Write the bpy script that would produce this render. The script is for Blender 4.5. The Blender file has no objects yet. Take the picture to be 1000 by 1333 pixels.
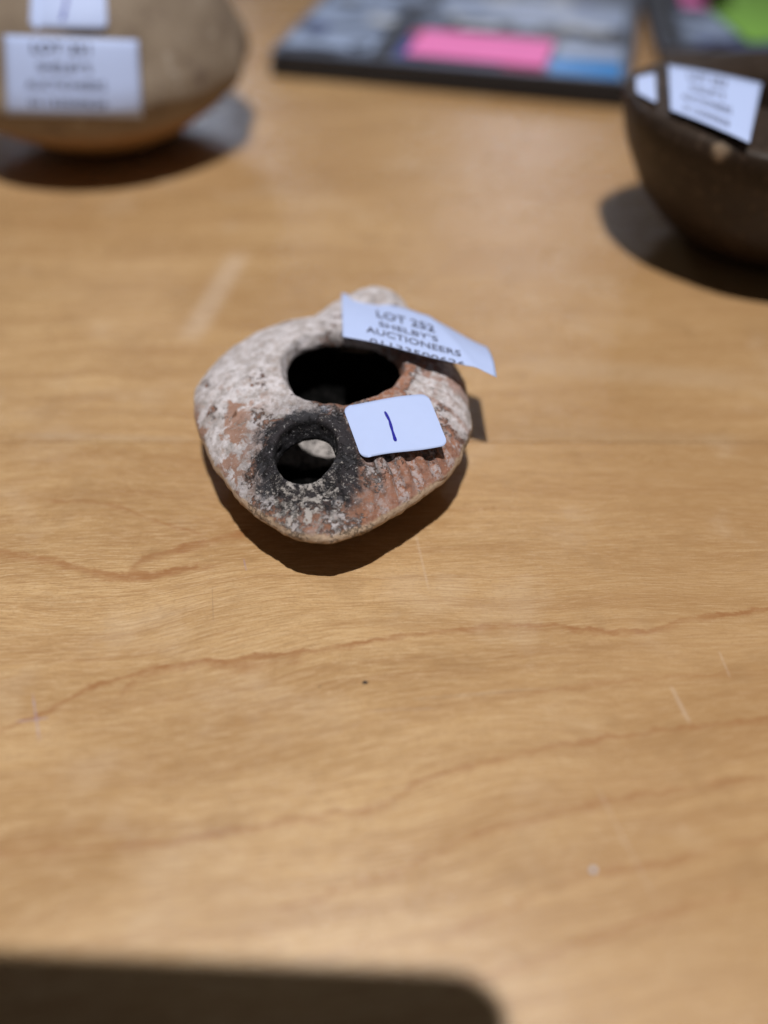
import bpy, bmesh, math, random
import numpy as np
from mathutils import Vector

S = bpy.context.scene
COL = S.collection
MM = 0.001

# ------------------------------------------------------------------ camera
PITCH = math.radians(46.0)          # looking down by this much
CAM_H = 186.0                       # mm above the table
FPX = 1100.0                        # focal length in photo pixels (1000 wide)
cam_d = bpy.data.cameras.new('camera')
cam = bpy.data.objects.new('camera', cam_d); COL.objects.link(cam)
cam.location = (0, 0, CAM_H * MM)
cam.rotation_euler = (math.pi / 2 - PITCH, 0, 0)
cam_d.sensor_fit = 'HORIZONTAL'; cam_d.sensor_width = 36.0
cam_d.lens = 36.0 * FPX / 1000.0
cam_d.clip_start = 0.005; cam_d.clip_end = 50.0
cam_d.dof.use_dof = True
cam_d.dof.focus_distance = 0.238
cam_d.dof.aperture_fstop = 3.7
S.camera = cam

# ------------------------------------------------------------------ world
W = bpy.data.worlds.new('World'); S.world = W; W.use_nodes = True
bg = W.node_tree.nodes['Background']
bg.inputs['Color'].default_value = (1.0, 0.95, 0.90, 1)
bg.inputs['Strength'].default_value = 0.052

# ------------------------------------------------------------------ lamps of the room
def lamp(name, kind, loc, target, energy, color):
    d = bpy.data.lights.new(name, kind); o = bpy.data.objects.new(name, d); COL.objects.link(o)
    o.location = loc
    o.rotation_euler = (Vector(target) - Vector(loc)).to_track_quat('-Z', 'Y').to_euler()
    d.energy = energy; d.color = color
    return d
sp = lamp('ceiling_spot', 'SPOT', (0.02, -0.05, 1.75), (-0.10, 0.22, 0.0), 132.0, (1.0, 0.97, 0.94))
sp.shadow_soft_size = 0.017; sp.spot_size = math.radians(44); sp.spot_blend = 0.9
wl = lamp('window_light', 'AREA', (-0.70, 2.6, 0.93), (-0.12, 0.44, 0.0), 4.4, (0.70, 0.80, 1.0))
wl.shape = 'RECTANGLE'; wl.size = 0.36; wl.size_y = 0.50
wn = lamp('narrow_window_light', 'AREA', (0.44, 2.7, 1.16), (0.1, 0.45, 0.0), 2.6, (0.93, 0.92, 1.0))
wn.shape = 'RECTANGLE'; wn.size = 0.085; wn.size_y = 0.55

S.render.engine = 'CYCLES'
S.cycles.use_denoising = True
S.cycles.max_bounces = 8
S.view_settings.view_transform = 'Standard'
S.view_settings.look = 'None'
S.view_settings.exposure = 0.0
S.view_settings.gamma = 1.0

# ------------------------------------------------------------------ geometry helpers (mm)
sP, cP = math.sin(PITCH), math.cos(PITCH)
def ray(u, v):
    """direction of the sight line through photo point (u, v); unit depth along the axis"""
    x = (np.asarray(u, float) - 500) / FPX; up = (666.5 - np.asarray(v, float)) / FPX
    return np.stack([x, cP + up * sP, -sP + up * cP], -1)
def at_z(u, v, z=0.0):
    r = ray(u, v); d = (CAM_H - z) / (-r[..., 2])
    return r * d[..., None] + np.array([0, 0, CAM_H])
def at_plane(u, v, p0, n):
    r = ray(u, v); c = np.array([0, 0, CAM_H]); n = np.asarray(n, float)
    d = ((np.asarray(p0) - c) @ n) / (r @ n)
    return c + r * d[..., None]

def link(name, me, mat, parent=None, smooth=True):
    o = bpy.data.objects.new(name, me); COL.objects.link(o)
    if mat: me.materials.append(mat)
    if parent: o.parent = parent
    if smooth:
        me.polygons.foreach_set('use_smooth', [True] * len(me.polygons))
    return o
def mesh(name, verts, faces):
    me = bpy.data.meshes.new(name)
    me.from_pydata([tuple(v) for v in np.asarray(verts) * MM], [], faces); me.update()
    return me
def thing(name, label, cat, loc=(0, 0, 0), group=None):
    o = bpy.data.objects.new(name, None); COL.objects.link(o)
    o.location = Vector(loc) * MM; o.empty_display_size = 0.02
    tag(o, label, cat, group); return o
def tag(o, label, cat, group=None):
    o['label'] = label; o['category'] = cat
    if group: o['group'] = group
    return o

def vnoise(p, seed=0):
    """trilinear value noise, -1..1, p in lattice units"""
    rng = np.random.RandomState(seed); N = 64
    L = rng.rand(N, N, N).astype(np.float32) * 2 - 1
    i = np.floor(p).astype(int); f = p - i; f = f * f * (3 - 2 * f)
    out = 0
    for dx in (0, 1):
        for dy in (0, 1):
            for dz in (0, 1):
                w = (f[:, 0] if dx else 1 - f[:, 0]) * (f[:, 1] if dy else 1 - f[:, 1]) * (f[:, 2] if dz else 1 - f[:, 2])
                out = out + w * L[(i[:, 0] + dx) % N, (i[:, 1] + dy) % N, (i[:, 2] + dz) % N]
    return out

def surface_nets(F, lo, h):
    """F: scalar grid (negative inside); returns verts (mm) and quads"""
    nx, ny, nz = F.shape
    acc = np.zeros((nx - 1, ny - 1, nz - 1, 3), np.float32); cnt = np.zeros((nx - 1, ny - 1, nz - 1), np.float32)
    offs = [(a, b, c) for a in (0, 1) for b in (0, 1) for c in (0, 1)]
    def sub(o): return F[o[0]:nx - 1 + o[0], o[1]:ny - 1 + o[1], o[2]:nz - 1 + o[2]]
    for a in offs:
        for ax in range(3):
            if a[ax]: continue
            b = list(a); b[ax] = 1
            fa, fb = sub(a), sub(b)
            m = (fa < 0) != (fb < 0)
            with np.errstate(divide='ignore', invalid='ignore'):
                t = np.where(m, fa / (fa - fb), 0)
            for k in range(3):
                acc[..., k] += np.where(m, a[k] + (t if k == ax else 0), 0)
            cnt += m
    act = cnt > 0
    idx = -np.ones(act.shape, int); idx[act] = np.arange(act.sum())
    ijk = np.argwhere(act)
    V = (ijk + acc[act] / cnt[act][:, None]) * h + np.asarray(lo)
    Q = []
    for ax in range(3):
        s0 = [slice(1, -1)] * 3; s0[ax] = slice(0, -1); s1 = [slice(1, -1)] * 3; s1[ax] = slice(1, None)
        a = F[tuple(s0)] < 0; b = F[tuple(s1)] < 0
        e = np.argwhere(a != b); flip = a[a != b]
        g = e + 1; g[:, ax] -= 1
        u, w = [(1, 2), (2, 0), (0, 1)][ax]
        def cell(du, dw):
            c = g.copy(); c[:, u] += du; c[:, w] += dw
            return idx[c[:, 0], c[:, 1], c[:, 2]]
        q = np.stack([cell(-1, -1), cell(0, -1), cell(0, 0), cell(-1, 0)], 1)
        q[~flip] = q[~flip][:, ::-1]
        Q.append(q)
    return V, np.concatenate(Q)
def np_mesh(name, V, Q):
    me = bpy.data.meshes.new(name)
    me.vertices.add(len(V)); me.vertices.foreach_set('co', (V * MM).astype(np.float32).ravel())
    me.loops.add(Q.size); me.loops.foreach_set('vertex_index', Q.astype(np.int32).ravel())
    me.polygons.add(len(Q)); me.polygons.foreach_set('loop_start', np.arange(0, Q.size, 4, dtype=np.int32))
    me.update(calc_edges=True); me.validate()
    return me
def vert_normals(V, Q):
    n = np.cross(V[Q[:, 2]] - V[Q[:, 0]], V[Q[:, 3]] - V[Q[:, 1]])
    N = np.zeros_like(V)
    for k in range(4): np.add.at(N, Q[:, k], n)
    return N / (np.linalg.norm(N, axis=1, keepdims=True) + 1e-9)
def smin(a, b, k):
    h = np.clip(.5 + .5 * (b - a) / k, 0, 1); return b * (1 - h) + a * h - k * h * (1 - h)
def smax(a, b, k): return -smin(-a, -b, k)

# ------------------------------------------------------------------ material helpers
class NT:
    def __init__(s, name):
        s.m = bpy.data.materials.new(name); s.m.use_nodes = True
        s.t = s.m.node_tree; s.N = s.t.nodes; s.p = s.N['Principled BSDF']
    def set(s, sock, v):
        if isinstance(v, bpy.types.NodeSocket): s.t.links.new(v, sock)
        elif isinstance(v, (tuple, list)): sock.default_value = tuple(v) if len(v) != 3 or sock.type == 'VECTOR' else tuple(v) + (1,)
        else: sock.default_value = v
    def node(s, typ, **kw):
        n = s.N.new(typ)
        for k, v in kw.items(): setattr(n, k, v)
        return n
    def math(s, op, a, b=0.0, c=None, clamp=False):
        n = s.node('ShaderNodeMath', operation=op, use_clamp=clamp); s.set(n.inputs[0], a); s.set(n.inputs[1], b)
        if c is not None: s.set(n.inputs[2], c)
        return n.outputs[0]
    def coords(s, obj=None):
        n = s.node('ShaderNodeTexCoord')
        if obj: n.object = obj
        v = s.node('ShaderNodeVectorMath', operation='SCALE'); s.set(v.inputs[0], n.outputs['Object']); v.inputs['Scale'].default_value = 1000.0
        return v.outputs[0]                        # millimetres
    def sep(s, v):
        n = s.node('ShaderNodeSeparateXYZ'); s.set(n.inputs[0], v); return n.outputs
    def comb(s, x, y, z=0.0):
        n = s.node('ShaderNodeCombineXYZ')
        for i, a in enumerate((x, y, z)): s.set(n.inputs[i], a)
        return n.outputs[0]
    def noise(s, vec, scale, detail=4, rough=0.55, dist=0.0, color=False):
        n = s.node('ShaderNodeTexNoise'); s.set(n.inputs['Vector'], vec)
        n.inputs['Scale'].default_value = scale; n.inputs['Detail'].default_value = detail
        n.inputs['Roughness'].default_value = rough; n.inputs['Distortion'].default_value = dist
        return n.outputs['Color' if color else 'Fac']
    def step(s, x, a, b):
        n = s.node('ShaderNodeMapRange', interpolation_type='SMOOTHSTEP'); s.set(n.inputs[0], x)
        s.set(n.inputs[1], a); s.set(n.inputs[2], b); n.inputs[3].default_value = 0; n.inputs[4].default_value = 1
        return n.outputs[0]
    def mix(s, f, a, b, mode='MIX'):
        n = s.node('ShaderNodeMix', data_type='RGBA', blend_type=mode); s.set(n.inputs[0], f); s.set(n.inputs[6], a); s.set(n.inputs[7], b)
        return n.outputs[2]
    def dist(s, v, c):
        n = s.node('ShaderNodeVectorMath', operation='DISTANCE'); s.set(n.inputs[0], v); s.set(n.inputs[1], c); return n.outputs['Value']
    def bump(s, h, strength, d, prev=None):
        n = s.node('ShaderNodeBump'); s.set(n.inputs['Height'], h); n.inputs['Strength'].default_value = strength; n.inputs['Distance'].default_value = d
        if prev: s.set(n.inputs['Normal'], prev)
        return n.outputs[0]
    def done(s, color, rough=0.8, spec=0.5, normal=None, **kw):
        s.set(s.p.inputs['Base Color'], color); s.set(s.p.inputs['Roughness'], rough); s.set(s.p.inputs['Specular IOR Level'], spec)
        if normal: s.set(s.p.inputs['Normal'], normal)
        for k, v in kw.items(): s.set(s.p.inputs[k], v)
        return s.m

# ------------------------------------------------------------------ table
table = bpy.data.objects.new('table_top', None); COL.objects.link(table); table['kind'] = 'structure'
table['label'] = 'pale brown varnished wooden table top of wide planks'

def wood_material():
    n = NT('varnished_maple'); P = n.coords(table); X, Y, Z = n.sep(P)
    oi = n.node('ShaderNodeObjectInfo').outputs['Random']
    # grain runs along X and swings upwards to the right on the near plank
    slope = n.math('MULTIPLY', n.step(Y, 215.0, 60.0), 0.17)
    wob = n.math('MULTIPLY', n.math('SUBTRACT', n.noise(n.comb(n.math('MULTIPLY', X, .012), n.math('MULTIPLY', Y, .02), oi), 1.0, 1), .5), 16.0)
    G = n.math('ADD', n.math('SUBTRACT', Y, n.math('MULTIPLY', X, slope)), wob)
    seed = n.math('MULTIPLY', oi, 37.0)
    def gn(fx, fy, detail=3, rough=.6, dist=0.0, off=0.0):
        return n.noise(n.comb(n.math('MULTIPLY', X, fx), n.math('MULTIPLY', G, fy), n.math('ADD', seed, off)), 1.0, detail, rough, dist)
    big = gn(.010, .030, 3, .55)
    band = gn(.012, .20, 4, .6, .3, 3.0)
    fine = gn(.05, 1.3, 5, .7, .15, 7.0)
    fleck = gn(.17, 3.6, 4, .72, .12, 11.0)
    curl = n.noise(n.comb(n.math('MULTIPLY', X, .9), n.math('MULTIPLY', Y, 1.5), 3.0), 1.0, 3, .7)
    c = n.mix(n.step(big, .34, .66), (.425, .250, .108), (.61, .395, .195))
    c = n.mix(n.math('MULTIPLY', n.step(band, .44, .70), .60), c, (.37, .20, .085))
    c = n.mix(n.math('MULTIPLY', n.step(band, .46, .22), .45), c, (.58, .395, .225))
    c = n.mix(n.math('MULTIPLY', n.step(fine, .50, .66), .42), c, (.36, .19, .08))
    c = n.mix(n.math('MULTIPLY', n.step(fine, .48, .34), .34), c, (.72, .52, .30))
    c = n.mix(n.math('MULTIPLY', n.step(fleck, .51, .63), .44), c, (.27, .15, .07))
    c = n.mix(n.math('MULTIPLY', n.step(fleck, .48, .38), .42), c, (.78, .58, .37))
    c = n.mix(n.math('MULTIPLY', n.step(curl, .52, .64), .30), c, (.30, .17, .08))
    browner = n.math('ADD', n.math('MULTIPLY', n.step(n.math('ADD', X, n.math('MULTIPLY', big, 120.0)), 50.0, 150.0), .42), n.math('MULTIPLY', n.step(n.math('ADD', Y, n.math('MULTIPLY', band, 60.0)), 250.0, 420.0), .25))
    c = n.mix(browner, c, (.375, .205, .085))                     # redder and darker towards the right and the back
    # plank tone
    tone = n.step(oi, 0.0, 1.0)
    c = n.mix(n.math('MULTIPLY', tone, .22), c, (.40, .26, .13))
    # growth lines that can be told apart, as curves Y(X)
    jag = n.math('MULTIPLY', n.math('SUBTRACT', n.noise(n.comb(n.math('MULTIPLY', X, .16), n.math('MULTIPLY', Y, .35)), 1.0, 5, .7), .5), 6.0)
    Yj = n.math('ADD', Y, jag)
    def line(pts, w, amt, col=(.30, .125, .045), soft=2.2):
        nonlocal c
        w3 = at_z(np.array([p[0] for p in pts], float), np.array([p[1] for p in pts], float))
        x0, x1 = w3[:, 0].min(), w3[:, 0].max(); y0, y1 = w3[:, 1].min() - 5, w3[:, 1].max() + 5
        fc = n.node('ShaderNodeFloatCurve'); cv = fc.mapping.curves[0]
        nx = (w3[:, 0] - x0) / (x1 - x0); ny = (w3[:, 1] - y0) / (y1 - y0)
        for i, (a, b) in enumerate(zip(nx, ny)):
            if i == 0: cv.points[0].location = (a, b)
            elif i == len(nx) - 1: cv.points[-1].location = (a, b)
            else: cv.points.new(a, b)
        fc.mapping.update()
        t = n.math('DIVIDE', n.math('SUBTRACT', X, float(x0)), float(x1 - x0), clamp=False)
        n.set(fc.inputs['Value'], t)
        yl = n.math('ADD', n.math('MULTIPLY', fc.outputs[0], float(y1 - y0)), float(y0))
        dd = n.math('SUBTRACT', Yj, yl)
        # sharp on the far side, fading on the near side like a growth ring
        k = n.math('MULTIPLY', n.step(dd, w, 0.0), n.step(dd, -w * soft, 0.0))
        wid = n.noise(n.comb(n.math('MULTIPLY', X, .045), float(pts[0][1])), 1.0, 3, .6)
        k = n.math('MULTIPLY', k, n.step(wid, .25, .62))
        ends = n.math('MULTIPLY', n.step(t, -0.001, .06), n.step(t, 1.001, .94))
        c = n.mix(n.math('MULTIPLY', n.math('MULTIPLY', k, ends), amt), c, col)
    line([(-60, 975), (0, 950), (60, 925), (130, 890), (230, 865), (330, 855), (420, 845), (500, 830), (600, 818), (700, 814), (830, 822), (900, 805), (1060, 788)], 1.0, .75)
    line([(150, 905), (215, 872), (265, 862), (330, 866), (400, 850)], 1.6, .5)
    line([(-60, 708), (0, 718), (60, 727), (130, 745), (180, 750), (235, 740), (300, 735)], 1.5, .7)
    line([(165, 742), (200, 722), (240, 712), (290, 698), (330, 690)], 1.7, .75)
    line([(165, 742), (190, 745), (230, 742), (262, 733)], 1.5, .6)
    line([(60, 652), (140, 655), (190, 672), (240, 688), (275, 698)], .8, .5)
    line([(150, 1110), (250, 1090), (400, 1064), (500, 1048), (540, 1020), (620, 995), (700, 975), (800, 958), (900, 945), (1060, 930)], .8, .65)
    line([(330, 1190), (500, 1140), (620, 1085), (700, 1065), (800, 1040), (1060, 1005)], .8, .5)
    line([(560, 1230), (640, 1190), (760, 1140), (870, 1120), (1060, 1070)], .8, .45)
    line([(560, 1290), (680, 1255), (800, 1210), (900, 1180), (1060, 1140)], .9, .5)
    line([(-60, 1120), (80, 1105), (200, 1095), (330, 1075)], .9, .4)
    line([(640, 905), (740, 895), (820, 885), (1060, 872)], .7, .3)
    # worn streaks, pale bands and pen marks with a shape of their own
    def mark(p0, p1, w, amt, col, rag=.5):
        nonlocal c
        a, b = at_z(*map(float, p0)), at_z(*map(float, p1)); d = b - a; L = float(np.linalg.norm(d)); d /= L
        xa = n.math('SUBTRACT', X, float(a[0])); ya = n.math('SUBTRACT', Y, float(a[1]))
        al = n.math('ADD', n.math('MULTIPLY', xa, float(d[0])), n.math('MULTIPLY', ya, float(d[1])))
        ac = n.math('ABSOLUTE', n.math('SUBTRACT', n.math('MULTIPLY', xa, float(-d[1])), n.math('MULTIPLY', ya, float(-d[0]))))
        k = n.math('MULTIPLY', n.step(ac, w, w * .15), n.math('MULTIPLY', n.step(al, 0.0, L * .2), n.step(al, L, L * .8)))
        k = n.math('MULTIPLY', k, n.step(n.noise(P, .6, 3, .7), .5 - rag, .5 + rag * .6))
        c = n.mix(n.math('MULTIPLY', k, amt), c, col)
    pale = (.74, .62, .52)
    mark((318, 320), (238, 455), 8.0, .40, pale, 1.0)
    mark((540, 690), (560, 775), .6, .22, pale, .9); mark((872, 890), (900, 945), .9, .32, pale, .8)
    mark((935, 845), (952, 885), .5, .25, pale); mark((655, 1165), (672, 1180), .6, .3, pale)
    mark((770, 1010), (860, 1185), .6, .16, pale)
    mark((18, 940), (66, 934), .5, .55, (.30, .25, .38)); mark((42, 900), (52, 968), .45, .5, (.38, .33, .48))
    mark((317, 726), (321, 744), .4, .45, (.33, .25, .38)); mark((276, 760), (278, 812), .22, .5, (.25, .15, .10))
    mark((470, 925), (580, 922), .4, .3, (.35, .28, .24)); mark((520, 912), (720, 895), .6, .25, (.33, .27, .22))
    mark((0, 566), (270, 572), 2.6, .30, (.40, .31, .25), .9); mark((610, 560), (1010, 575), 6.0, .30, (.38, .27, .17), .9)
    mark((640, 470), (1010, 500), 10.0, .25, (.58, .46, .33), .9)
    st1 = n.math('MULTIPLY', n.step(n.noise(P, .045, 4, .6), .54, .68), .30); c = n.mix(st1, c, (.33, .195, .09))
    st2 = n.math('MULTIPLY', n.step(n.noise(n.comb(X, Y, 77.0), .03, 4, .6), .54, .70), .15); c = n.mix(st2, c, (.68, .54, .40))
    nrm = n.bump(n.math('ADD', fleck, n.math('MULTIPLY', curl, .6)), .30, .00022)
    wear = n.noise(P, .03, 4, .6)
    r = n.math('ADD', .17, n.math('MULTIPLY', wear, .18))
    return n.done(c, r, .5, nrm)
M_wood = wood_material()
seams = [-170, -5, 212, 392, 566, 748, 930, 1110]
random.seed(4)
for a, b in zip(seams[:-1], seams[1:]):
    g = 0.10; ch = 0.25; x0, x1 = -620.0, 620.0; z1, z0 = 0.0, -24.0
    prof = [(a + g, z0), (a + g, z1 - ch), (a + g + ch * .8, z1), (b - g - ch * .8, z1), (b - g, z1 - ch), (b - g, z0)]
    V = [(x0, y, z) for y, z in prof] + [(x1, y, z) for y, z in prof]
    F = [tuple(range(6)), tuple(range(11, 5, -1))] + [(i, i + 6, (i + 1) % 6 + 6, (i + 1) % 6) for i in range(6)]
    link('plank', mesh('plank', V, F), M_wood, table, smooth=False)

# ------------------------------------------------------------------ clay oil lamp
LC = np.array([-15.0, 216.5])                 # lamp centre, mm
lampT = thing('oil_lamp', 'small ancient clay oil lamp with soot black wick hole', 'oil lamp', (LC[0], LC[1], 0))
ang = np.radians([-180, -166, -147, -139, -128, -122, -113, -108, -100, -91, -82, -75, -67, -59, -46, -27, -10, 15, 45, 75, 108, 129, 150, 169, 180])
rad = np.array([45.6, 45.8, 46.8, 48.4, 51.0, 53.6, 57.0, 59.2, 63.0, 65.0, 62.4, 58.8, 55.6, 53.6, 51.4, 46.4, 43.0, 41.5, 40.5, 39.5, 39.5, 40.4, 42.6, 44.2, 45.6])
def R_of(th):
    # periodic smooth interpolation
    t = np.linspace(-np.pi, np.pi, 721)
    r = np.interp(t, ang, rad); k = np.hanning(15); k /= k.sum()
    r = np.convolve(np.concatenate([r[-61:-1], r, r[1:61]]), k, 'same')[60:-60]
    return np.interp(th, t, r)
WH = np.array([-7.0, -39.4])                  # wick hole, relative to the lamp
SEAM = 17.0
def z_top(x, y):
    r = np.hypot(x, y); th = np.arctan2(y, x); t = np.clip(r / R_of(th), 0, 1)
    front = np.clip((-y - 20) / 34, 0, 1)
    top = 31.0 - 3.5 * front
    z = SEAM + (top - SEAM) * np.power(np.clip(1 - t ** 2.7, 0, 1), .62)
    # raised lip round the wick hole
    dw = np.hypot(x - WH[0], y - WH[1]); z = z + 1.3 * np.exp(-((dw - 10.5) / 3.0) ** 2)
    # palm-leaf ribs on the right hand front shoulder
    a = np.degrees(th); m = np.clip((a + 80) / 8, 0, 1) * (np.clip((-34 - a) / 6, 0, 1) + .35 * np.clip((a + 34) / 6, 0, 1) * np.clip((24 - a) / 10, 0, 1)) * np.clip((t - .55) / .12, 0, 1) * np.clip((.97 - t) / .06, 0, 1)
    w = np.sin(np.radians(a) * 50 + 1.0)
    z = z + m * 1.25 * (np.sign(w) * np.abs(w) ** .7)
    m2 = np.clip((a + 176) / 8, 0, 1) * np.clip((-128 - a) / 10, 0, 1) * np.clip((t - .62) / .1, 0, 1) * np.clip((.97 - t) / .06, 0, 1)
    return z + m2 * .35 * np.sin(np.radians(a) * 34)
def z_bot(x, y):
    r = np.hypot(x, y + 1.5); th = np.arctan2(y, x); t = np.clip(r / R_of(th), 0, 1.1)
    s = np.clip((t - .40) / .60, 0, 1)
    return SEAM - 17.0 * (1 - s ** 1.7)
def lamp_body():
    h = .46; lo = np.array([-50, -67, -1.5]); n = (int(106 / h), int(111 / h), int(37 / h))
    x = lo[0] + h * np.arange(n[0]); y = lo[1] + h * np.arange(n[1]); z = lo[2] + h * np.arange(n[2])
    XX, YY = np.meshgrid(x, y, indexing='ij')
    r = np.hypot(XX, YY); th = np.arctan2(YY, XX); RR = R_of(th)
    zt = z_top(XX, YY); zb = z_bot(XX, YY)
    Zc = z[None, None, :]
    def solid(off):
        R2 = RR - off; t = r / R2
        if off == 0: a = zt; b = zb
        else:
            a = SEAM + (z_top(XX * RR / R2, YY * RR / R2) - SEAM - off * 1.6); b = z_bot(XX * RR / R2, YY * RR / R2) + off
        g = .72                                   # slopes make this an over-estimate of the distance
        f = smax((Zc - a[..., None]) * g, (b[..., None] - Zc) * g, 1.3 if off == 0 else 3.0)
        return smax(f, (r - R2)[..., None] * np.ones_like(Zc), 1.0)
    F = solid(0)
    F = smax(F, -solid(4.2), .6)
    # filling hole: uneven, chipped
    hx, hy = XX - 1.6, YY + 2.3; rh = np.hypot(hx, hy); th = np.arctan2(hy, hx)
    rf = 17.9 + .7 * np.sin(3 * th + .6) + .22 * np.sin(5 * th + 2) + .55 * vnoise(np.stack([np.cos(th).ravel() * 3.2 + 9, np.sin(th).ravel() * 3.2 + 9, np.zeros(th.size)], 1), 8).reshape(th.shape) + .3 * vnoise(np.stack([np.cos(th).ravel() * 9 + 19, np.sin(th).ravel() * 9 + 19, np.zeros(th.size)], 1), 9).reshape(th.shape)
    rf = rf - 1.0 * np.exp(-((np.degrees(th) + 92) / 9) ** 2)
    cyl = (rh - rf)[..., None] - np.clip(Zc - 26, 0, 9) * .35
    cyl = np.maximum(cyl, 12 - Zc)
    F = smax(F, -cyl, 1.4)
    dw = np.hypot((XX - WH[0]), (YY - WH[1]) * .80); tw = np.arctan2(YY - WH[1], XX - WH[0])
    rw = 8.2 + .25 * np.sin(2 * tw + 1) + .15 * np.sin(3 * tw)
    cw = np.maximum((dw - rw)[..., None] - np.clip(Zc - 21, 0, 6) * .12, 16 - Zc)
    F = smax(F, -cw, 1.0)
    V, Q = surface_nets(F.astype(np.float32), lo, h)
    N = vert_normals(V, Q)
    d = .6 * vnoise(V / 9.0, 1) + .22 * vnoise(V / 3.2 + 5, 2) + .16 * vnoise(V / 1.25 + 9, 3)
    pit = vnoise(V / 2.6 + 31, 4); d -= .5 * np.clip(pit - .55, 0, 1)
    V = V + N * (d * np.clip(V[:, 2] / 3, 0, 1))[:, None]
    V[:, 2] = np.maximum(V[:, 2], 0.0)
    me = np_mesh('oil_lamp_body', V, Q)
    # hollow side of the shell, for soot, painted shade and a painted pool of light
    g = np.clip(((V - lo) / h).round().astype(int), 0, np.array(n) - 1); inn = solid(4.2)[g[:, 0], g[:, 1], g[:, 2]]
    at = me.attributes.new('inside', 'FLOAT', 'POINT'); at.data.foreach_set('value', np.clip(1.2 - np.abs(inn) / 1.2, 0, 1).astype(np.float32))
    return me

def clay_material():
    n = NT('old_clay'); P = n.coords(lampT); X, Y, Z = n.sep(P)
    warp = n.noise(P, .16, 3, .6, 0, True)
    wv = n.node('ShaderNodeVectorMath', operation='MULTIPLY_ADD'); n.set(wv.inputs[0], warp); wv.inputs[1].default_value = (7, 7, 7); n.set(wv.inputs[2], P)
    PW = wv.outputs[0]
    red = n.mix(n.noise(PW, .22, 4, .6), (.23, .100, .060), (.46, .225, .140))
    red = n.mix(n.step(n.noise(PW, .5, 4, .6), .50, .66), red, (.17, .09, .07))
    # chalky lime crust, thicker on the left and round the filling hole
    wts = n.mix(n.step(n.noise(P, .28, 6, .7), .36, .62), (.42, .385, .38), (.77, .74, .78))
    wts = n.mix(n.math('MULTIPLY', n.step(n.noise(P, 1.5, 5, .75), .56, .68), .45), wts, (.34, .28, .26))
    wts = n.mix(n.math('MULTIPLY', n.step(n.noise(P, .5, 4, .7, .5), .55, .62), .45), wts, (.40, .27, .20))
    big = n.noise(PW, .060, 5, .62)
    left = n.math('MULTIPLY', n.step(X, 6.0, -30.0), .16)
    back = n.math('ADD', n.math('MULTIPLY', n.step(Y, -22.0, 8.0), .12), n.math('MULTIPLY', n.step(Y, 26.0, 38.0), .12))
    rightc = n.math('MULTIPLY', n.step(n.dist(P, (41., -12., 22.)), 22.0, 6.0), .24)
    cover = n.math('ADD', n.math('ADD', big, left), n.math('ADD', back, rightc))
    m1 = n.step(n.math('ADD', cover, n.math('MULTIPLY', n.math('SUBTRACT', n.noise(P, .7, 6, .75), .5), .42)), .56, .61)
    c = n.mix(n.math('MULTIPLY', m1, .94), red, wts)
    haze = n.step(n.noise(P, .45, 6, .70), .46, .62)
    c = n.mix(n.math('MULTIPLY', haze, .40), c, (.55, .50, .50))
    # red bands on the right shoulder
    rb = n.math('MULTIPLY', n.step(n.noise(PW, .14, 4, .6), .46, .56), n.math('MULTIPLY', n.step(X, 12.0, 22.0), n.step(n.dist(P, (30., 4., 24.)), 24.0, 10.0)))
    c = n.mix(n.math('MULTIPLY', rb, .8), c, (.33, .175, .125))
    rl = n.math('MULTIPLY', n.step(n.noise(PW, .11, 4, .65), .50, .56), n.math('MULTIPLY', n.step(X, -16.0, -28.0), n.step(Y, -4.0, -16.0)))
    c = n.mix(n.math('MULTIPLY', rl, .85), c, (.33, .165, .10))
    # soot round the wick hole
    dw = n.dist(n.comb(X, Y, 0.0), (float(WH[0]) + 1.0, float(WH[1]) - .8, 0.0))
    sn = n.math('MULTIPLY', n.math('SUBTRACT', n.noise(PW, .17, 7, .76), .5), 24.0)
    brown = n.math('MULTIPLY', n.step(n.math('ADD', dw, sn), 29.0, 17.0), .42)
    c = n.mix(brown, c, (.085, .058, .048))
    soot = n.step(n.math('ADD', dw, sn), 19.0, 14.0)
    c = n.mix(n.math('MULTIPLY', soot, .96), c, n.mix(n.noise(P, .8, 5, .7), (.005, .006, .009), (.035, .034, .042)))
    at2 = n.node('ShaderNodeMath', operation='ARCTAN2'); n.set(at2.inputs[0], Y); n.set(at2.inputs[1], X)
    rib = n.step(n.math('SINE', n.math('ADD', n.math('MULTIPLY', at2.outputs[0], 50.0), 1.0)), -.2, .7)
    rz = n.math('MULTIPLY', n.step(at2.outputs[0], -1.42, -1.22), n.math('MULTIPLY', n.step(at2.outputs[0], -.35, -.6), n.step(n.dist(n.comb(X, Y, 0.0), (0., 0., 0.)), 24.0, 30.0)))
    c = n.mix(n.math('MULTIPLY', n.math('MULTIPLY', rz, rib), n.math('MULTIPLY', n.step(n.noise(P, .5, 5, .7), .36, .56), .80)), c, (.37, .185, .13))
    c = n.mix(n.math('MULTIPLY', n.math('MULTIPLY', rz, n.step(rib, .5, 0.0)), n.math('MULTIPLY', n.step(n.noise(P, .7, 5, .7), .45, .56), .6)), c, (.52, .48, .50))
    # crust flakes over the soot, gathered in front of the hole
    fr = n.math('MULTIPLY', n.step(n.dist(P, (-7., -52., 20.)), 17.0, 4.0), .115)
    fl = n.step(n.math('ADD', n.noise(PW, .42, 7, .76), fr), .600, .625)
    c = n.mix(n.math('MULTIPLY', fl, n.math('SUBTRACT', .9, n.math('MULTIPLY', rz, .65))), c, n.mix(n.noise(P, 1.2, 3), (.36, .32, .29), (.56, .53, .52)))
    sp = n.step(n.noise(P, 1.0, 7, .80), .605, .630)
    c = n.mix(n.math('MULTIPLY', sp, .8), c, (.62, .61, .63))
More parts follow.
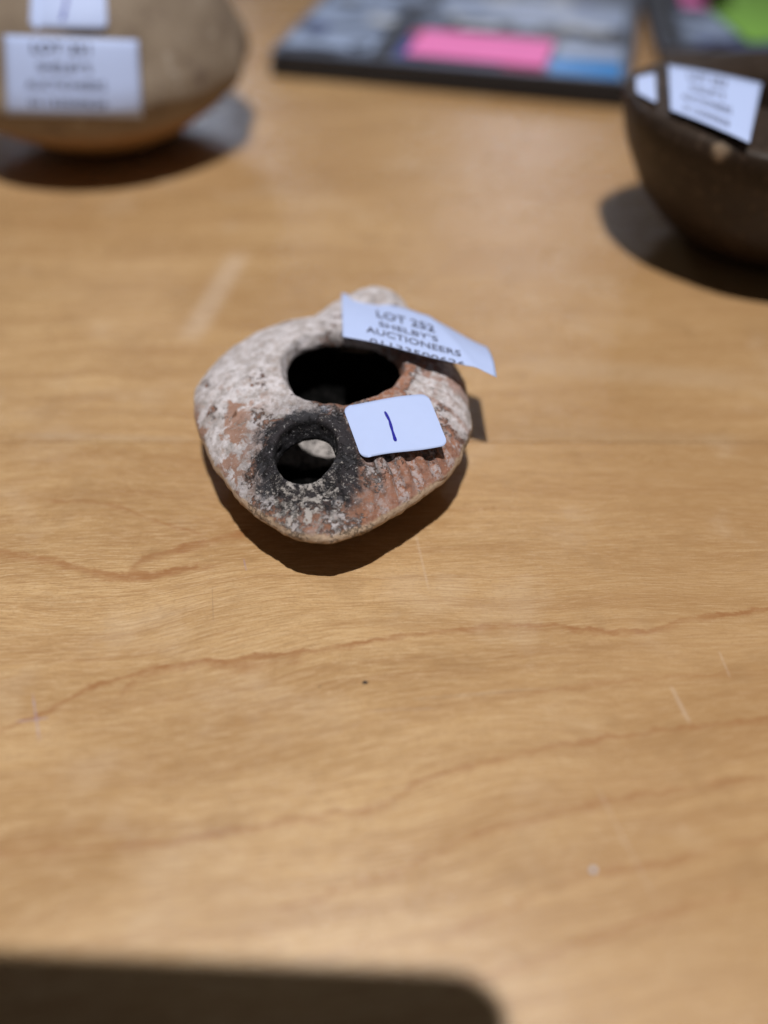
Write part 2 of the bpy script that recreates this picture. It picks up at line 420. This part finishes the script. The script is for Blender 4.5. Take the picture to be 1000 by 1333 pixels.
    sp2 = n.step(n.noise(P, 1.1, 5, .75), .33, .27)
    c = n.mix(n.math('MULTIPLY', sp2, .7), c, (.10, .075, .065))
    blu = n.step(n.dist(P, (-2., -24.0, 28.)), 3.2, 1.2)
    c = n.mix(n.math('MULTIPLY', blu, n.step(n.noise(P, 1.3, 4, .7), .40, .55)), c, (.50, .56, .70))
    # lower mould half: bare buff clay
    zn = n.math('ADD', Z, n.math('MULTIPLY', n.math('SUBTRACT', n.noise(P, .25, 5, .7), .5), 3.6))
    low = n.step(zn, 18.9, 17.9)
    buff = n.mix(n.noise(PW, .3, 5, .65), (.38, .26, .17), (.64, .49, .36))
    buff = n.mix(n.step(n.noise(n.comb(n.math('MULTIPLY', X, .35), n.math('MULTIPLY', Y, .35), n.math('MULTIPLY', Z, 2.2)), .5, 4), .54, .66), buff, (.22, .12, .07))
    c = n.mix(low, c, buff)
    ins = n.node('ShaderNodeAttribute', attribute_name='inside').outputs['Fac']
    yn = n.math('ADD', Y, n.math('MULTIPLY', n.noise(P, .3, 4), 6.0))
    inc = n.mix(n.math('MULTIPLY', n.step(yn, 6.0, -1.0), n.step(yn, -20.0, -16.0)), (.004, .004, .004), (.50, .46, .44))  # pale floor band paints the pool of light below the filling hole
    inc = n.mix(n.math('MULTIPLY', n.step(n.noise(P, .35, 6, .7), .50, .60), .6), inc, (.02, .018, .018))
    c = n.mix(n.step(ins, .1, .8), c, n.mix(n.step(Z, 10.0, 7.0), (.012, .011, .011), inc))  # rest of the hollow near-black: soot plus painted shade
    h1 = n.noise(P, .7, 7, .72); h2 = n.math('ADD', n.math('MULTIPLY', fl, .7), n.math('MULTIPLY', m1, .5))
    nr = n.bump(h2, .8, .0005); nr = n.bump(h1, .65, .0010, nr)
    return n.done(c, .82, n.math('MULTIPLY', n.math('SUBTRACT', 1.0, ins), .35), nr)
M_clay = clay_material()
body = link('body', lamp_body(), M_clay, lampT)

def lamp_handle():
    h = .6; lo = np.array([-22, 24, 8.]); n = (int(60 / h), int(34 / h), int(34 / h))
    x = lo[0] + h * np.arange(n[0]); y = lo[1] + h * np.arange(n[1]); z = lo[2] + h * np.arange(n[2])
    X, Y, Z = np.meshgrid(x, y, z, indexing='ij')
    def ell(c, r): return (np.sqrt(((X - c[0]) / r[0]) ** 2 + ((Y - c[1]) / r[1]) ** 2 + ((Z - c[2]) / r[2]) ** 2) - 1) * min(r)
    F = smin(ell((9, 33, 20), (19, 9, 9)), ell((11, 41, 22.5), (9.5, 6.5, 8)), 6)
    V, Q = surface_nets(F.astype(np.float32), lo, h); N = vert_normals(V, Q)
    V = V + N * (1.1 * vnoise(V / 6, 11) + .35 * vnoise(V / 2.2, 12))[:, None]
    return np_mesh('oil_lamp_handle', V, Q)
link('handle', lamp_handle(), M_clay, lampT)

# ------------------------------------------------------------------ paper labels
def paper_material(name, col):
    n = NT(name); P = n.coords()
    c = n.mix(n.noise(P, .25, 3), col, tuple(v * .95 for v in col))
    return n.done(c, .55, .3, n.bump(n.noise(P, 4.0, 3), .06, .0001))
M_paper = paper_material('bluish_white_paper', (.49, .595, .91))
M_ink = NT('black_print').done((.07, .07, .11), .6, .3)
M_pen = NT('blue_ballpoint').done((.012, .012, .30), .4, .4)

def sheet(name, fn, parent=None, corner=0.0, aspect=1.5, nu=40, nv=18, th=.11, mat=None):
    """fn(u, v) -> mm points; u to the right, v upwards; corner radius as a share of the height"""
    us = np.concatenate([[0], np.linspace(0, 1, nu + 1)[1:-1], [1]])
    if corner:
        cu = corner / aspect; e = cu * (1 - np.cos(np.linspace(0, np.pi / 2, 8)))
        us = np.unique(np.concatenate([e, np.linspace(cu, 1 - cu, nu - 12), 1 - e]))
    V = []; cols = len(us)
    for u in us:
        c = 0.0
        if corner:
            k = min(u, 1 - u) / (corner / aspect)
            if k < 1: c = corner * (1 - math.sqrt(max(0, 1 - (1 - k) ** 2)))
        vs = c + (1 - 2 * c) * np.linspace(0, 1, nv)
        V.append(fn(np.full(nv, u), vs))
    V = np.array(V)                                       # cols x nv x 3
    du = np.gradient(V, axis=0); dv = np.gradient(V, axis=1)
    N = np.cross(du, dv); N /= np.linalg.norm(N, axis=2, keepdims=True) + 1e-9
    A = V.reshape(-1, 3); B = (V - N * th).reshape(-1, 3); n0 = len(A)
    F = []
    for i in range(cols - 1):
        for j in range(nv - 1):
            a, b, c_, d = i * nv + j, (i + 1) * nv + j, (i + 1) * nv + j + 1, i * nv + j + 1
            F.append((a, b, c_, d)); F.append((n0 + d, n0 + c_, n0 + b, n0 + a))
    ring = [i * nv for i in range(cols)] + [(cols - 1) * nv + j for j in range(1, nv)] + [i * nv + nv - 1 for i in range(cols - 2, -1, -1)] + [j for j in range(nv - 2, 0, -1)]
    for k in range(len(ring)):
        p, q = ring[k], ring[(k + 1) % len(ring)]
        F.append((p, p + n0, q + n0, q))
    return link(name, mesh(name, np.concatenate([A, B]), F), mat or M_paper, parent)

def on_sheet(fn, u, v, off):
    e = 1e-3; p = fn(u, v); N = np.cross(fn(u + e, v) - p, fn(u, v + e) - p)
    return p + N / (np.linalg.norm(N, axis=1, keepdims=True) + 1e-12) * off

def printed(fn, parent, text, u0, u1, v0, v1, mat=None, name='printed_text', bold=.012):
    cu = bpy.data.curves.new('txt', 'FONT'); cu.body = text; cu.resolution_u = 3; cu.offset = bold; cu.fill_mode = 'FRONT'
    o = bpy.data.objects.new('txt', cu); COL.objects.link(o)
    me = bpy.data.meshes.new_from_object(o.evaluated_get(bpy.context.evaluated_depsgraph_get()))
    bpy.data.objects.remove(o)
    bm = bmesh.new(); bm.from_mesh(me); bmesh.ops.triangulate(bm, faces=bm.faces)
    bmesh.ops.subdivide_edges(bm, edges=[e for e in bm.edges if e.calc_length() > .25], cuts=2)
    bm.to_mesh(me); bm.free()
    c = np.array([v.co[:] for v in me.vertices])
    lo = c.min(0); hi = c.max(0)
    u = u0 + (u1 - u0) * (c[:, 0] - lo[0]) / (hi[0] - lo[0]); v = np.maximum(v0 + (v1 - v0) * (c[:, 1] - lo[1]) / (hi[1] - lo[1]), .004)
    ok = on_sheet(fn, u, v, .12) * MM
    me.vertices.foreach_set('co', ok.astype(np.float32).ravel()); me.update(); me.name = name
    return link(name, me, mat or M_ink, parent, smooth=False)

def stroke(fn, parent, pts, w, aspect, mat, name='pen_stroke'):
    """hand drawn line in sheet coordinates"""
    P = np.array(pts, float); t = np.linspace(0, 1, 24); k = np.linspace(0, 1, len(P))
    u = np.interp(t, k, P[:, 0]); v = np.interp(t, k, P[:, 1])
    du = np.gradient(u) * aspect; dv = np.gradient(v); L = np.hypot(du, dv); nu_, nv_ = -dv / L / aspect, du / L
    ww = w * (.85 + .3 * np.abs(np.sin(t * 9))) * np.clip(np.minimum(t, 1 - t) * 18 + .55, 0, 1); ww[-3:] *= 1.25
    A = on_sheet(fn, u + nu_ * ww, v + nv_ * ww, .12); B = on_sheet(fn, u - nu_ * ww, v - nv_ * ww, .12)
    n = len(t); F = [(i, n + i, n + i + 1, i + 1) for i in range(n - 1)]
    return link(name, mesh(name, np.concatenate([A, B]), F), mat, parent, smooth=False)

def bil(q, u, v):
    q = np.asarray(q, float)                                # TL TR BR BL
    u = u[:, None]; v = v[:, None]
    return (q[3] * (1 - u) + q[2] * u) * (1 - v) + (q[0] * (1 - u) + q[1] * u) * v

# curled lot label lying over handle and shoulder
TL = at_z(445, 381, 27.0); BL = at_z(446, 438, 35.0); TR = at_z(634, 452, 24.5); BR = at_z(647, 490, 30.5)
def lot_fn(u, v):
    p = bil([TL, TR, BR, BL], u, v)
    p[:, 2] += 3.2 * np.sin(np.pi * np.clip(u, 0, 1)) ** 1.5 * (.35 + .65 * v)          # sideways arch
    p[:, 2] += 1.6 * np.sin(np.pi * np.clip(v, 0, 1)) + 1.2 * (u - .6) * (u > .6)
    p[:, 2] += .35 * np.sin(u * 9.0 + v * 2.5) + .45 * np.exp(-((u + .25 * v - .86) / .035) ** 2) - .9 * np.clip((u - .9) / .1, 0, 1) * np.clip((.3 - v) / .3, 0, 1)
    return p
lot = thing('lot_label', 'curled white lot label reading LOT 252 on back of clay lamp', 'label', tuple(bil([TL, TR, BR, BL], np.array([.5]), np.array([.5]))[0]))
def rel(fn, o):
    off = np.array(o.location) / MM
    return lambda u, v: fn(u, v) - off
f = rel(lot_fn, lot)
sheet('paper', f, lot)
printed(f, lot, 'LOT 252', .24, .63, .50, .69, bold=.02)
printed(f, lot, "SHELBY'S", .25, .64, .31, .42)
printed(f, lot, 'AUCTIONEERS', .16, .78, .14, .25)
printed(f, lot, '01133500626', .18, .80, -.045, .055)

# flat price sticker with a pen stroke, stuck to the nozzle shoulder
def surf_hit(u, v):
    r = ray(u, v); c = np.array([0, 0, CAM_H]); d = np.linspace(200, 290, 1800)
    p = c + r * d[:, None]; s = p[:, 2] - z_top(p[:, 0] - LC[0], p[:, 1] - LC[1])
    return p[np.argmax(s < 0)]
pc = surf_hit(515., 553.)
e = 6.0
zx = (z_top(pc[0] + e - LC[0], pc[1] - LC[1]) - z_top(pc[0] - e - LC[0], pc[1] - LC[1])) / (2 * e)
zy = (z_top(pc[0] - LC[0], pc[1] + e - LC[1]) - z_top(pc[0] - LC[0], pc[1] - e - LC[1])) / (2 * e)
nrm = np.array([-zx * .9, -zy * .9, 1.0]); nrm /= np.linalg.norm(nrm)
p0 = pc + np.array([0, 0, 1.5])
qs = [at_plane(*map(float, q), p0, nrm) for q in ((446, 527), (557, 511), (584, 580), (471, 595))]
def st_fn(u, v):
    p = bil(qs, u, v); return p - nrm * (.9 * (2 * u - 1) ** 2 * (1 - u * .6) - .25 * np.sin(u * 7 + v * 3) - .5 * np.clip((u + (1 - v) - 1.6) / .4, 0, 1) ** 2)[:, None]
st = thing('price_sticker', 'small white rounded sticker with blue pen stroke on lamp nozzle', 'sticker', tuple(p0))
f = rel(st_fn, st)
sheet('paper', f, st, corner=.13, aspect=1.5)
stroke(f, st, [(.44, .77), (.455, .6), (.445, .42), (.435, .2)], .022, 1.5, M_pen)

# ------------------------------------------------------------------ lathe helper
def lathe(name, prof, mat, parent, seg=96, sy_back=1.0, amp=0.0, seed=0, soft=6):
    prof = np.array(prof, float)
    k = np.linspace(0, len(prof) - 1, 6 * (len(prof) - 1) + 1); r = np.interp(k, range(len(prof)), prof[:, 0]); z = np.interp(k, range(len(prof)), prof[:, 1])
    for _ in range(soft):
        r[1:-1] = .25 * r[:-2] + .5 * r[1:-1] + .25 * r[2:]; z[1:-1] = .25 * z[:-2] + .5 * z[1:-1] + .25 * z[2:]
    th = np.linspace(0, 2 * np.pi, seg, endpoint=False)
    X = r[:, None] * np.cos(th); Y = r[:, None] * np.sin(th); Y = np.where(Y > 0, Y * sy_back, Y); Z = np.repeat(z[:, None], seg, 1)
    V = np.stack([X, Y, Z], -1).reshape(-1, 3); nr = len(r)
    if amp:
        d = vnoise(V / 18 + 40, seed) + .4 * vnoise(V / 6 + 40, seed + 1); V[:, :2] *= (1 + amp * d / 50)[:, None]; V[:, 2] = np.maximum(V[:, 2] + np.where(V[:, 2] > 3, amp * .3 * d, 0), 0)
    F = [(i * seg + j, i * seg + (j + 1) % seg, (i + 1) * seg + (j + 1) % seg, (i + 1) * seg + j) for i in range(nr - 1) for j in range(seg)]
    F.append(tuple(range(seg))[::-1]); F.append(tuple((nr - 1) * seg + j for j in range(seg)))
    return link(name, mesh(name, V, F), mat, parent), (r, z)

# ------------------------------------------------------------------ buff jar
def jar_material():
    n = NT('buff_pottery'); P = n.coords()
    c = n.mix(n.noise(P, .035, 4, .6), (.20, .155, .115), (.30, .24, .18))
    c = n.mix(n.step(n.noise(P, .12, 5, .65), .52, .68), c, (.18, .135, .105))
    c = n.mix(n.math('MULTIPLY', n.step(n.noise(P, .6, 4, .7), .54, .70), .6), c, (.20, .14, .10))
    c = n.mix(n.step(n.noise(P, .09, 3), .62, .70), c, (.36, .31, .26))
    X, Y, Z = n.sep(P)
    zz = n.math('ADD', Z, n.math('MULTIPLY', n.noise(P, .06, 3), 8.0))
    c = n.mix(n.step(zz, 34.0, 22.0), c, (.36, .20, .085))  # warm bounce light from the table painted onto the lower belly
    return n.done(c, .8, .3, n.bump(n.noise(P, .6, 5), .4, .0006))
JC = np.array([-145.0, 461.0])
jar = thing('clay_jar', 'squat buff clay jar with two white labels on its shoulder', 'jar', (JC[0], JC[1], 0))
jprof = [(24, 0), (29, 2), (45, 10), (61, 20), (72, 30), (76, 38), (75, 46), (69, 60), (61, 74), (46, 89), (25, 98), (17, 100), (15.5, 108), (17, 115), (21, 119), (19, 121), (13.5, 117), (11.5, 108), (10, 100), (4, 98)]
_, (jr, jz) = lathe('body', jprof, jar_material(), jar, amp=1.3, seed=21, soft=2)
def jar_fn(quad, off=.9):
    kmax = int(np.argmax(jz > 97))
    def fn(u, v):
        q = np.array(quad, float); U = u[:, None]; Vv = v[:, None]
        px = (q[3] * (1 - U) + q[2] * U) * (1 - Vv) + (q[0] * (1 - U) + q[1] * U) * Vv
        r = ray(px[:, 0], px[:, 1]); c = np.array([-JC[0], -JC[1], CAM_H]); d = np.linspace(290, 470, 900)
        p = c + r[:, None, :] * d[None, :, None]
        g = np.hypot(p[..., 0], p[..., 1]) - np.interp(p[..., 2], jz[:kmax], jr[:kmax]) - off
        i = np.argmax(g < 0, axis=1); i = np.where((g < 0).any(1), i, 450); k = np.arange(len(i))
        g1, g0 = g[k, i], g[k, i - 1]; t = g0 / (g0 - g1 + 1e-9)
        dd = d[i - 1] + (d[1] - d[0]) * np.clip(t, 0, 1)
        return c + r * dd[:, None]
    return fn
def jar_label(name, label, cat, quad, **kw):
    fn0 = jar_fn(quad); c0 = fn0(np.array([.5]), np.array([.5]))[0] + np.array([JC[0], JC[1], 0])
    t = thing(name, label, cat, tuple(c0)); off = np.array([JC[0], JC[1], 0]) - c0
    fn = lambda u, v: fn0(u, v) + off
    sheet('paper', fn, t, nu=26, nv=12, **kw)
    return t, fn
t, fn = jar_label('lot_label', 'white printed lot label wrapped round front of buff jar', 'label', [(5, 45), (180, 52), (186, 153), (9, 150)])
printed(fn, t, 'LOT 251', .20, .64, .78, .93, bold=.03)
printed(fn, t, "SHELBY'S", .24, .64, .55, .68, bold=.015)
printed(fn, t, 'AUCTIONEERS', .15, .74, .33, .45, bold=.015)
printed(fn, t, '01133500626', .17, .74, .11, .22)
t, fn = jar_label('price_sticker', 'white sticker with blue pen stroke above lot label on jar', 'sticker', [(42, -46), (136, -46), (140, 39), (38, 37)], corner=.1, aspect=1.3)
stroke(fn, t, [(.52, .85), (.50, .6), (.46, .35), (.42, .14)], .028, 1.3, M_pen)

# ------------------------------------------------------------------ dark bowl
def bowl_material():
    n = NT('dark_brown_pottery'); P = n.coords()
    c = n.mix(n.noise(P, .05, 4, .6), (.014, .009, .006), (.045, .028, .018))
    c = n.mix(n.step(n.noise(P, .25, 5, .65), .55, .70), c, (.085, .058, .042))
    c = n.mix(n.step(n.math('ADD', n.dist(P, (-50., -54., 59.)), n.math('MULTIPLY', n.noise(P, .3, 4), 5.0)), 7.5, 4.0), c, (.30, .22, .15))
    return n.done(c, .5, .25, n.bump(n.noise(P, .35, 4), .3, .0006))
BC = np.array([169.0, 355.0])
bowl = thing('pottery_bowl', 'dark brown pottery vessel with white labels on its rim', 'pottery', (BC[0], BC[1], 0))
bprof = [(34, 0), (38, 2), (50, 12), (60, 25), (67, 38), (71.5, 50), (73, 57), (72, 60.5), (68, 62), (52, 63.5), (36, 63), (30, 61), (27, 56), (26, 46), (24, 34), (14, 26), (4, 24)]
lathe('body', bprof, bowl_material(), bowl, sy_back=.62, amp=.7, seed=33)
def flat_label(name, label, cat, quad, z, arch=0.0, **kw):
    q = [at_z(float(a), float(b), zz) for (a, b), zz in zip(quad, z)]; c0 = np.mean(q, 0)
    t = thing(name, label, cat, tuple(c0)); 
    def fn(u, v):
        p = bil(q, u, v) - c0; p[:, 2] += arch * (np.sin(np.pi * np.clip(u, 0, 1))); return p
    sheet('paper', fn, t, nu=20, nv=10, **kw); return t, fn
t, fn = flat_label('lot_label', 'white printed lot label on rim of dark brown vessel', 'label', [(870, 84), (992, 108), (976, 186), (873, 143)], (64.6, 64.6, 64.4, 64.4), .4)
printed(fn, t, 'LOT 253', .22, .64, .74, .90, bold=.02)
printed(fn, t, "SHELBY'S", .24, .64, .52, .64)
printed(fn, t, 'AUCTIONEERS', .15, .74, .30, .42)
printed(fn, t, '01133500626', .17, .74, .09, .20)
flat_label('price_sticker', 'small white sticker at the end of dark brown vessel rim', 'sticker', [(828, 100), (853, 94), (855, 134), (829, 120)], (62.6, 63.9, 63.6, 62.4), corner=.1, aspect=1.2)

# ------------------------------------------------------------------ printed matter behind
def plain(name, col, rough=.35, spec=.5):
    n = NT(name); P = n.coords()
    return n.done(n.mix(n.noise(P, .12, 3), tuple(v * .85 for v in col), col), rough, spec)
M_black = plain('black_board', (.022, .022, .026), .4)
M_pages = plain('page_edges', (.20, .19, .20), .7)
M_greyblue = plain('grey_blue_print', (.12, .15, .22)); M_pale = plain('pale_blue_print', (.36, .45, .66))
M_dgrey = plain('slate_print', (.045, .05, .065)); M_blue = plain('bright_blue_print', (.015, .25, .70)); M_navy = plain('navy_print', (.06, .08, .30))
M_white = plain('white_print', (.66, .72, .84)); M_pink = plain('pink_paper', (.95, .24, .60), .6); M_rose = plain('dark_rose_print', (.50, .05, .16)); M_green = plain('green_paper', (.30, .62, .10), .6)
M_redp = plain('red_print', (.45, .05, .08))

def box(name, x0, x1, y0, y1, z0, z1, mat, parent, bev=.5):
    bm = bmesh.new(); bmesh.ops.create_cube(bm, size=1)
    for v in bm.verts:
        v.co = Vector(((x0 + x1) / 2 + v.co.x * (x1 - x0), (y0 + y1) / 2 + v.co.y * (y1 - y0), (z0 + z1) / 2 + v.co.z * (z1 - z0))) * MM
    if bev: bmesh.ops.bevel(bm, geom=bm.edges[:], offset=bev * MM, segments=2, affect='EDGES')
    me = bpy.data.meshes.new(name); bm.to_mesh(me); bm.free()
    return link(name, me, mat, parent, smooth=False)
def book(name, label, cat, loc, rot, w, d, th, cover):
    t = thing(name, label, cat, loc); t.rotation_euler.z = math.radians(rot)
    box('back_cover', 0, w, 0, d, 0, .8, M_black, t, .2)
    box('pages', 1, w - 1, 1, d - 1, .8, th - .8, M_pages if cover is not M_black else M_black, t, .2)
    box('front_cover', 0, w, 0, d, th - .8, th, cover, t, .2)
    return t
def panel(t, x0, x1, y0, y1, z, mat, name='printed_panel'):
    box(name, x0, x1, y0, y1, z, z + .25, mat, t, 0)
b1 = book('binder', 'thick black binder under the blue grey catalogue', 'binder', (-70, 549, 0), -14, 214, 297, 8, M_black)
b2 = book('catalogue', 'blue grey printed catalogue lying on the black binder', 'catalogue', (-69, 553, 8), -14, 211, 288, 5, M_greyblue)
Z = 5.0
panel(b2, 4, 60, 14, 46, Z, M_pale); panel(b2, 4, 52, 60, 130, Z, M_pale); panel(b2, 62, 72, 4, 120, Z, M_dgrey); panel(b2, 4, 40, 3, 10, Z, M_dgrey)
panel(b2, 74, 92, 8, 60, Z, M_navy)
panel(b2, 95, 208, 62, 84, Z, M_dgrey); panel(b2, 80, 205, 92, 140, Z, M_pale); panel(b2, 166, 207, 4, 28, Z, M_blue); panel(b2, 168, 206, 34, 56, Z, M_pale)
rg = random.Random(9)
for k in range(46):
    x = rg.uniform(3, 195); y = rg.uniform(3, 150); w = rg.uniform(6, 26); d = rg.uniform(4, 14)
    if 62 < x + w and y < 60 and (x < 168 or y < 27): continue
    q = box('printed_picture', -w / 2, w / 2, -d / 2, d / 2, 0, .25, rg.choice([M_pale, M_pale, M_dgrey, M_white, M_white, M_white, M_greyblue, M_navy]), b2, 0); q.location = Vector((min(max(x + w / 2, 16), 192), y + d / 2 + 4, Z + .26 + .02 * k)) * MM; q.rotation_euler.z = rg.uniform(-.5, .5)
pk = box('pink_card', 0, 82, 0, 46, 0, 1.0, M_pink, None, .2)
a = math.radians(-14); ca, sa = math.cos(a), math.sin(a)
pk.location = Vector((-69 + 82 * ca - 9 * sa, 553 + 82 * sa + 9 * ca, 14.3)) * MM; pk.rotation_euler.z = a - .03
tag(pk, 'bright pink card lying on the blue grey catalogue', 'card')
panel(b2, 76, 88, 44, 58, Z + .3, M_redp); panel(b2, 140, 165, 5, 9, Z, M_rose)
b3 = book('magazine', 'pale printed magazine with pink and green cards beyond dark vessel', 'magazine', (172, 572, 0), -7, 211, 290, 9, M_greyblue)
panel(b3, 18, 70, 22, 70, 9.0, M_pale); panel(b3, 2, 14, 4, 150, 9.0, M_dgrey); panel(b3, 24, 190, 10, 19, 9.0, M_navy); panel(b3, 16, 30, 76, 150, 9.0, M_dgrey)
pk2 = box('pink_card', 0, 34, 0, 60, 0, 1.0, M_pink, None, .2); pk2.location = Vector((205, 650, 9.7)) * MM; pk2.rotation_euler.z = math.radians(-7)
tag(pk2, 'pink card lying beside the green card on pale magazine', 'card')
for k in range(16):
    x = rg.uniform(3, 60); y = rg.uniform(5, 150)
    panel(b3, x, x + rg.uniform(4, 14), y, y + rg.uniform(4, 14), 9.26 + .02 * k, rg.choice([M_pale, M_dgrey, M_white, M_navy, M_greyblue]), 'printed_picture')
gr = box('green_card', 0, 60, 0, 110, 0, 1.0, M_green, None, .2); gr.location = Vector((228, 578, 9.7)) * MM; gr.rotation_euler.z = math.radians(5)
tag(gr, 'bright green card lying on the pale magazine', 'card')

# ------------------------------------------------------------------ crumbs on the wood
def crumb(name, label, px, size, mat, seed):
    bm = bmesh.new(); bmesh.ops.create_icosphere(bm, subdivisions=2, radius=1)
    rng = random.Random(seed)
    for v in bm.verts: v.co = v.co * rng.uniform(.6, 1.15)
    zmin = min(v.co.z for v in bm.verts)
    for v in bm.verts: v.co = Vector((v.co.x * size[0], v.co.y * size[1], (v.co.z - zmin) * size[2])) * MM
    me = bpy.data.meshes.new(name); bm.to_mesh(me); bm.free()
    o = link(name, me, mat, None); o.location = Vector(at_z(*px)) * MM; tag(o, label, 'crumb'); return o
crumb('dark_crumb', 'tiny black crumb on bare wood in front of lamp', (475., 889.), (.8, .45, .3), plain('soot_black', (.02, .02, .025), .8), 1)
crumb('dark_crumb', 'minute brown black speck of grit on bare wood', (416., 894.), (.25, .22, .15), plain('grit', (.04, .03, .025), .8), 2)
crumb('white_crumb', 'tiny white crumb on the table near the phone shadow', (772., 1134.), (.65, .75, .5), plain('chalk', (.70, .74, .85), .8), 3)

# ------------------------------------------------------------------ unseen phone, widened beyond its real size to cast the near-edge shadow
ph = thing('smartphone', 'unseen oversized dark grey tablet held above the table edge', 'smartphone', (0, 0, CAM_H))
ph.rotation_euler = cam.rotation_euler; ph.rotation_mode = 'XYZ'
ph.rotation_euler = (cam.matrix_basis.to_3x3() @ __import__('mathutils').Matrix.Rotation(math.radians(-3), 3, 'Z')).to_euler()
def slab(name, x0, x1, y0, y1, z0, z1, r, mat):
    pts = []
    for cx, cy, a0 in ((x1 - r, y1 - r, 0), (x0 + r, y1 - r, 90), (x0 + r, y0 + r, 180), (x1 - r, y0 + r, 270)):
        for k in range(9):
            a = math.radians(a0 + k * 11.25); pts.append((cx + r * math.cos(a), cy + r * math.sin(a)))
    n = len(pts); V = [(x, y, z0) for x, y in pts] + [(x, y, z1) for x, y in pts]
    F = [tuple(range(n))[::-1], tuple(range(n, 2 * n))] + [(i, (i + 1) % n, n + (i + 1) % n, n + i) for i in range(n)]
    return link(name, mesh(name, V, F), mat, ph, smooth=False)
slab('body', -135, 21, -110, 60.5, 7, 15, 11, plain('device_shell', (.03, .03, .035), .4))
slab('screen', -131, 17, -106, 56.5, 15.02, 15.3, 8, plain('device_glass', (.01, .01, .012), .1))
slab('camera_lens', -7, 7, -7, 7, 5.5, 7.02, 6.9, plain('lens_glass', (.015, .015, .02), .1))
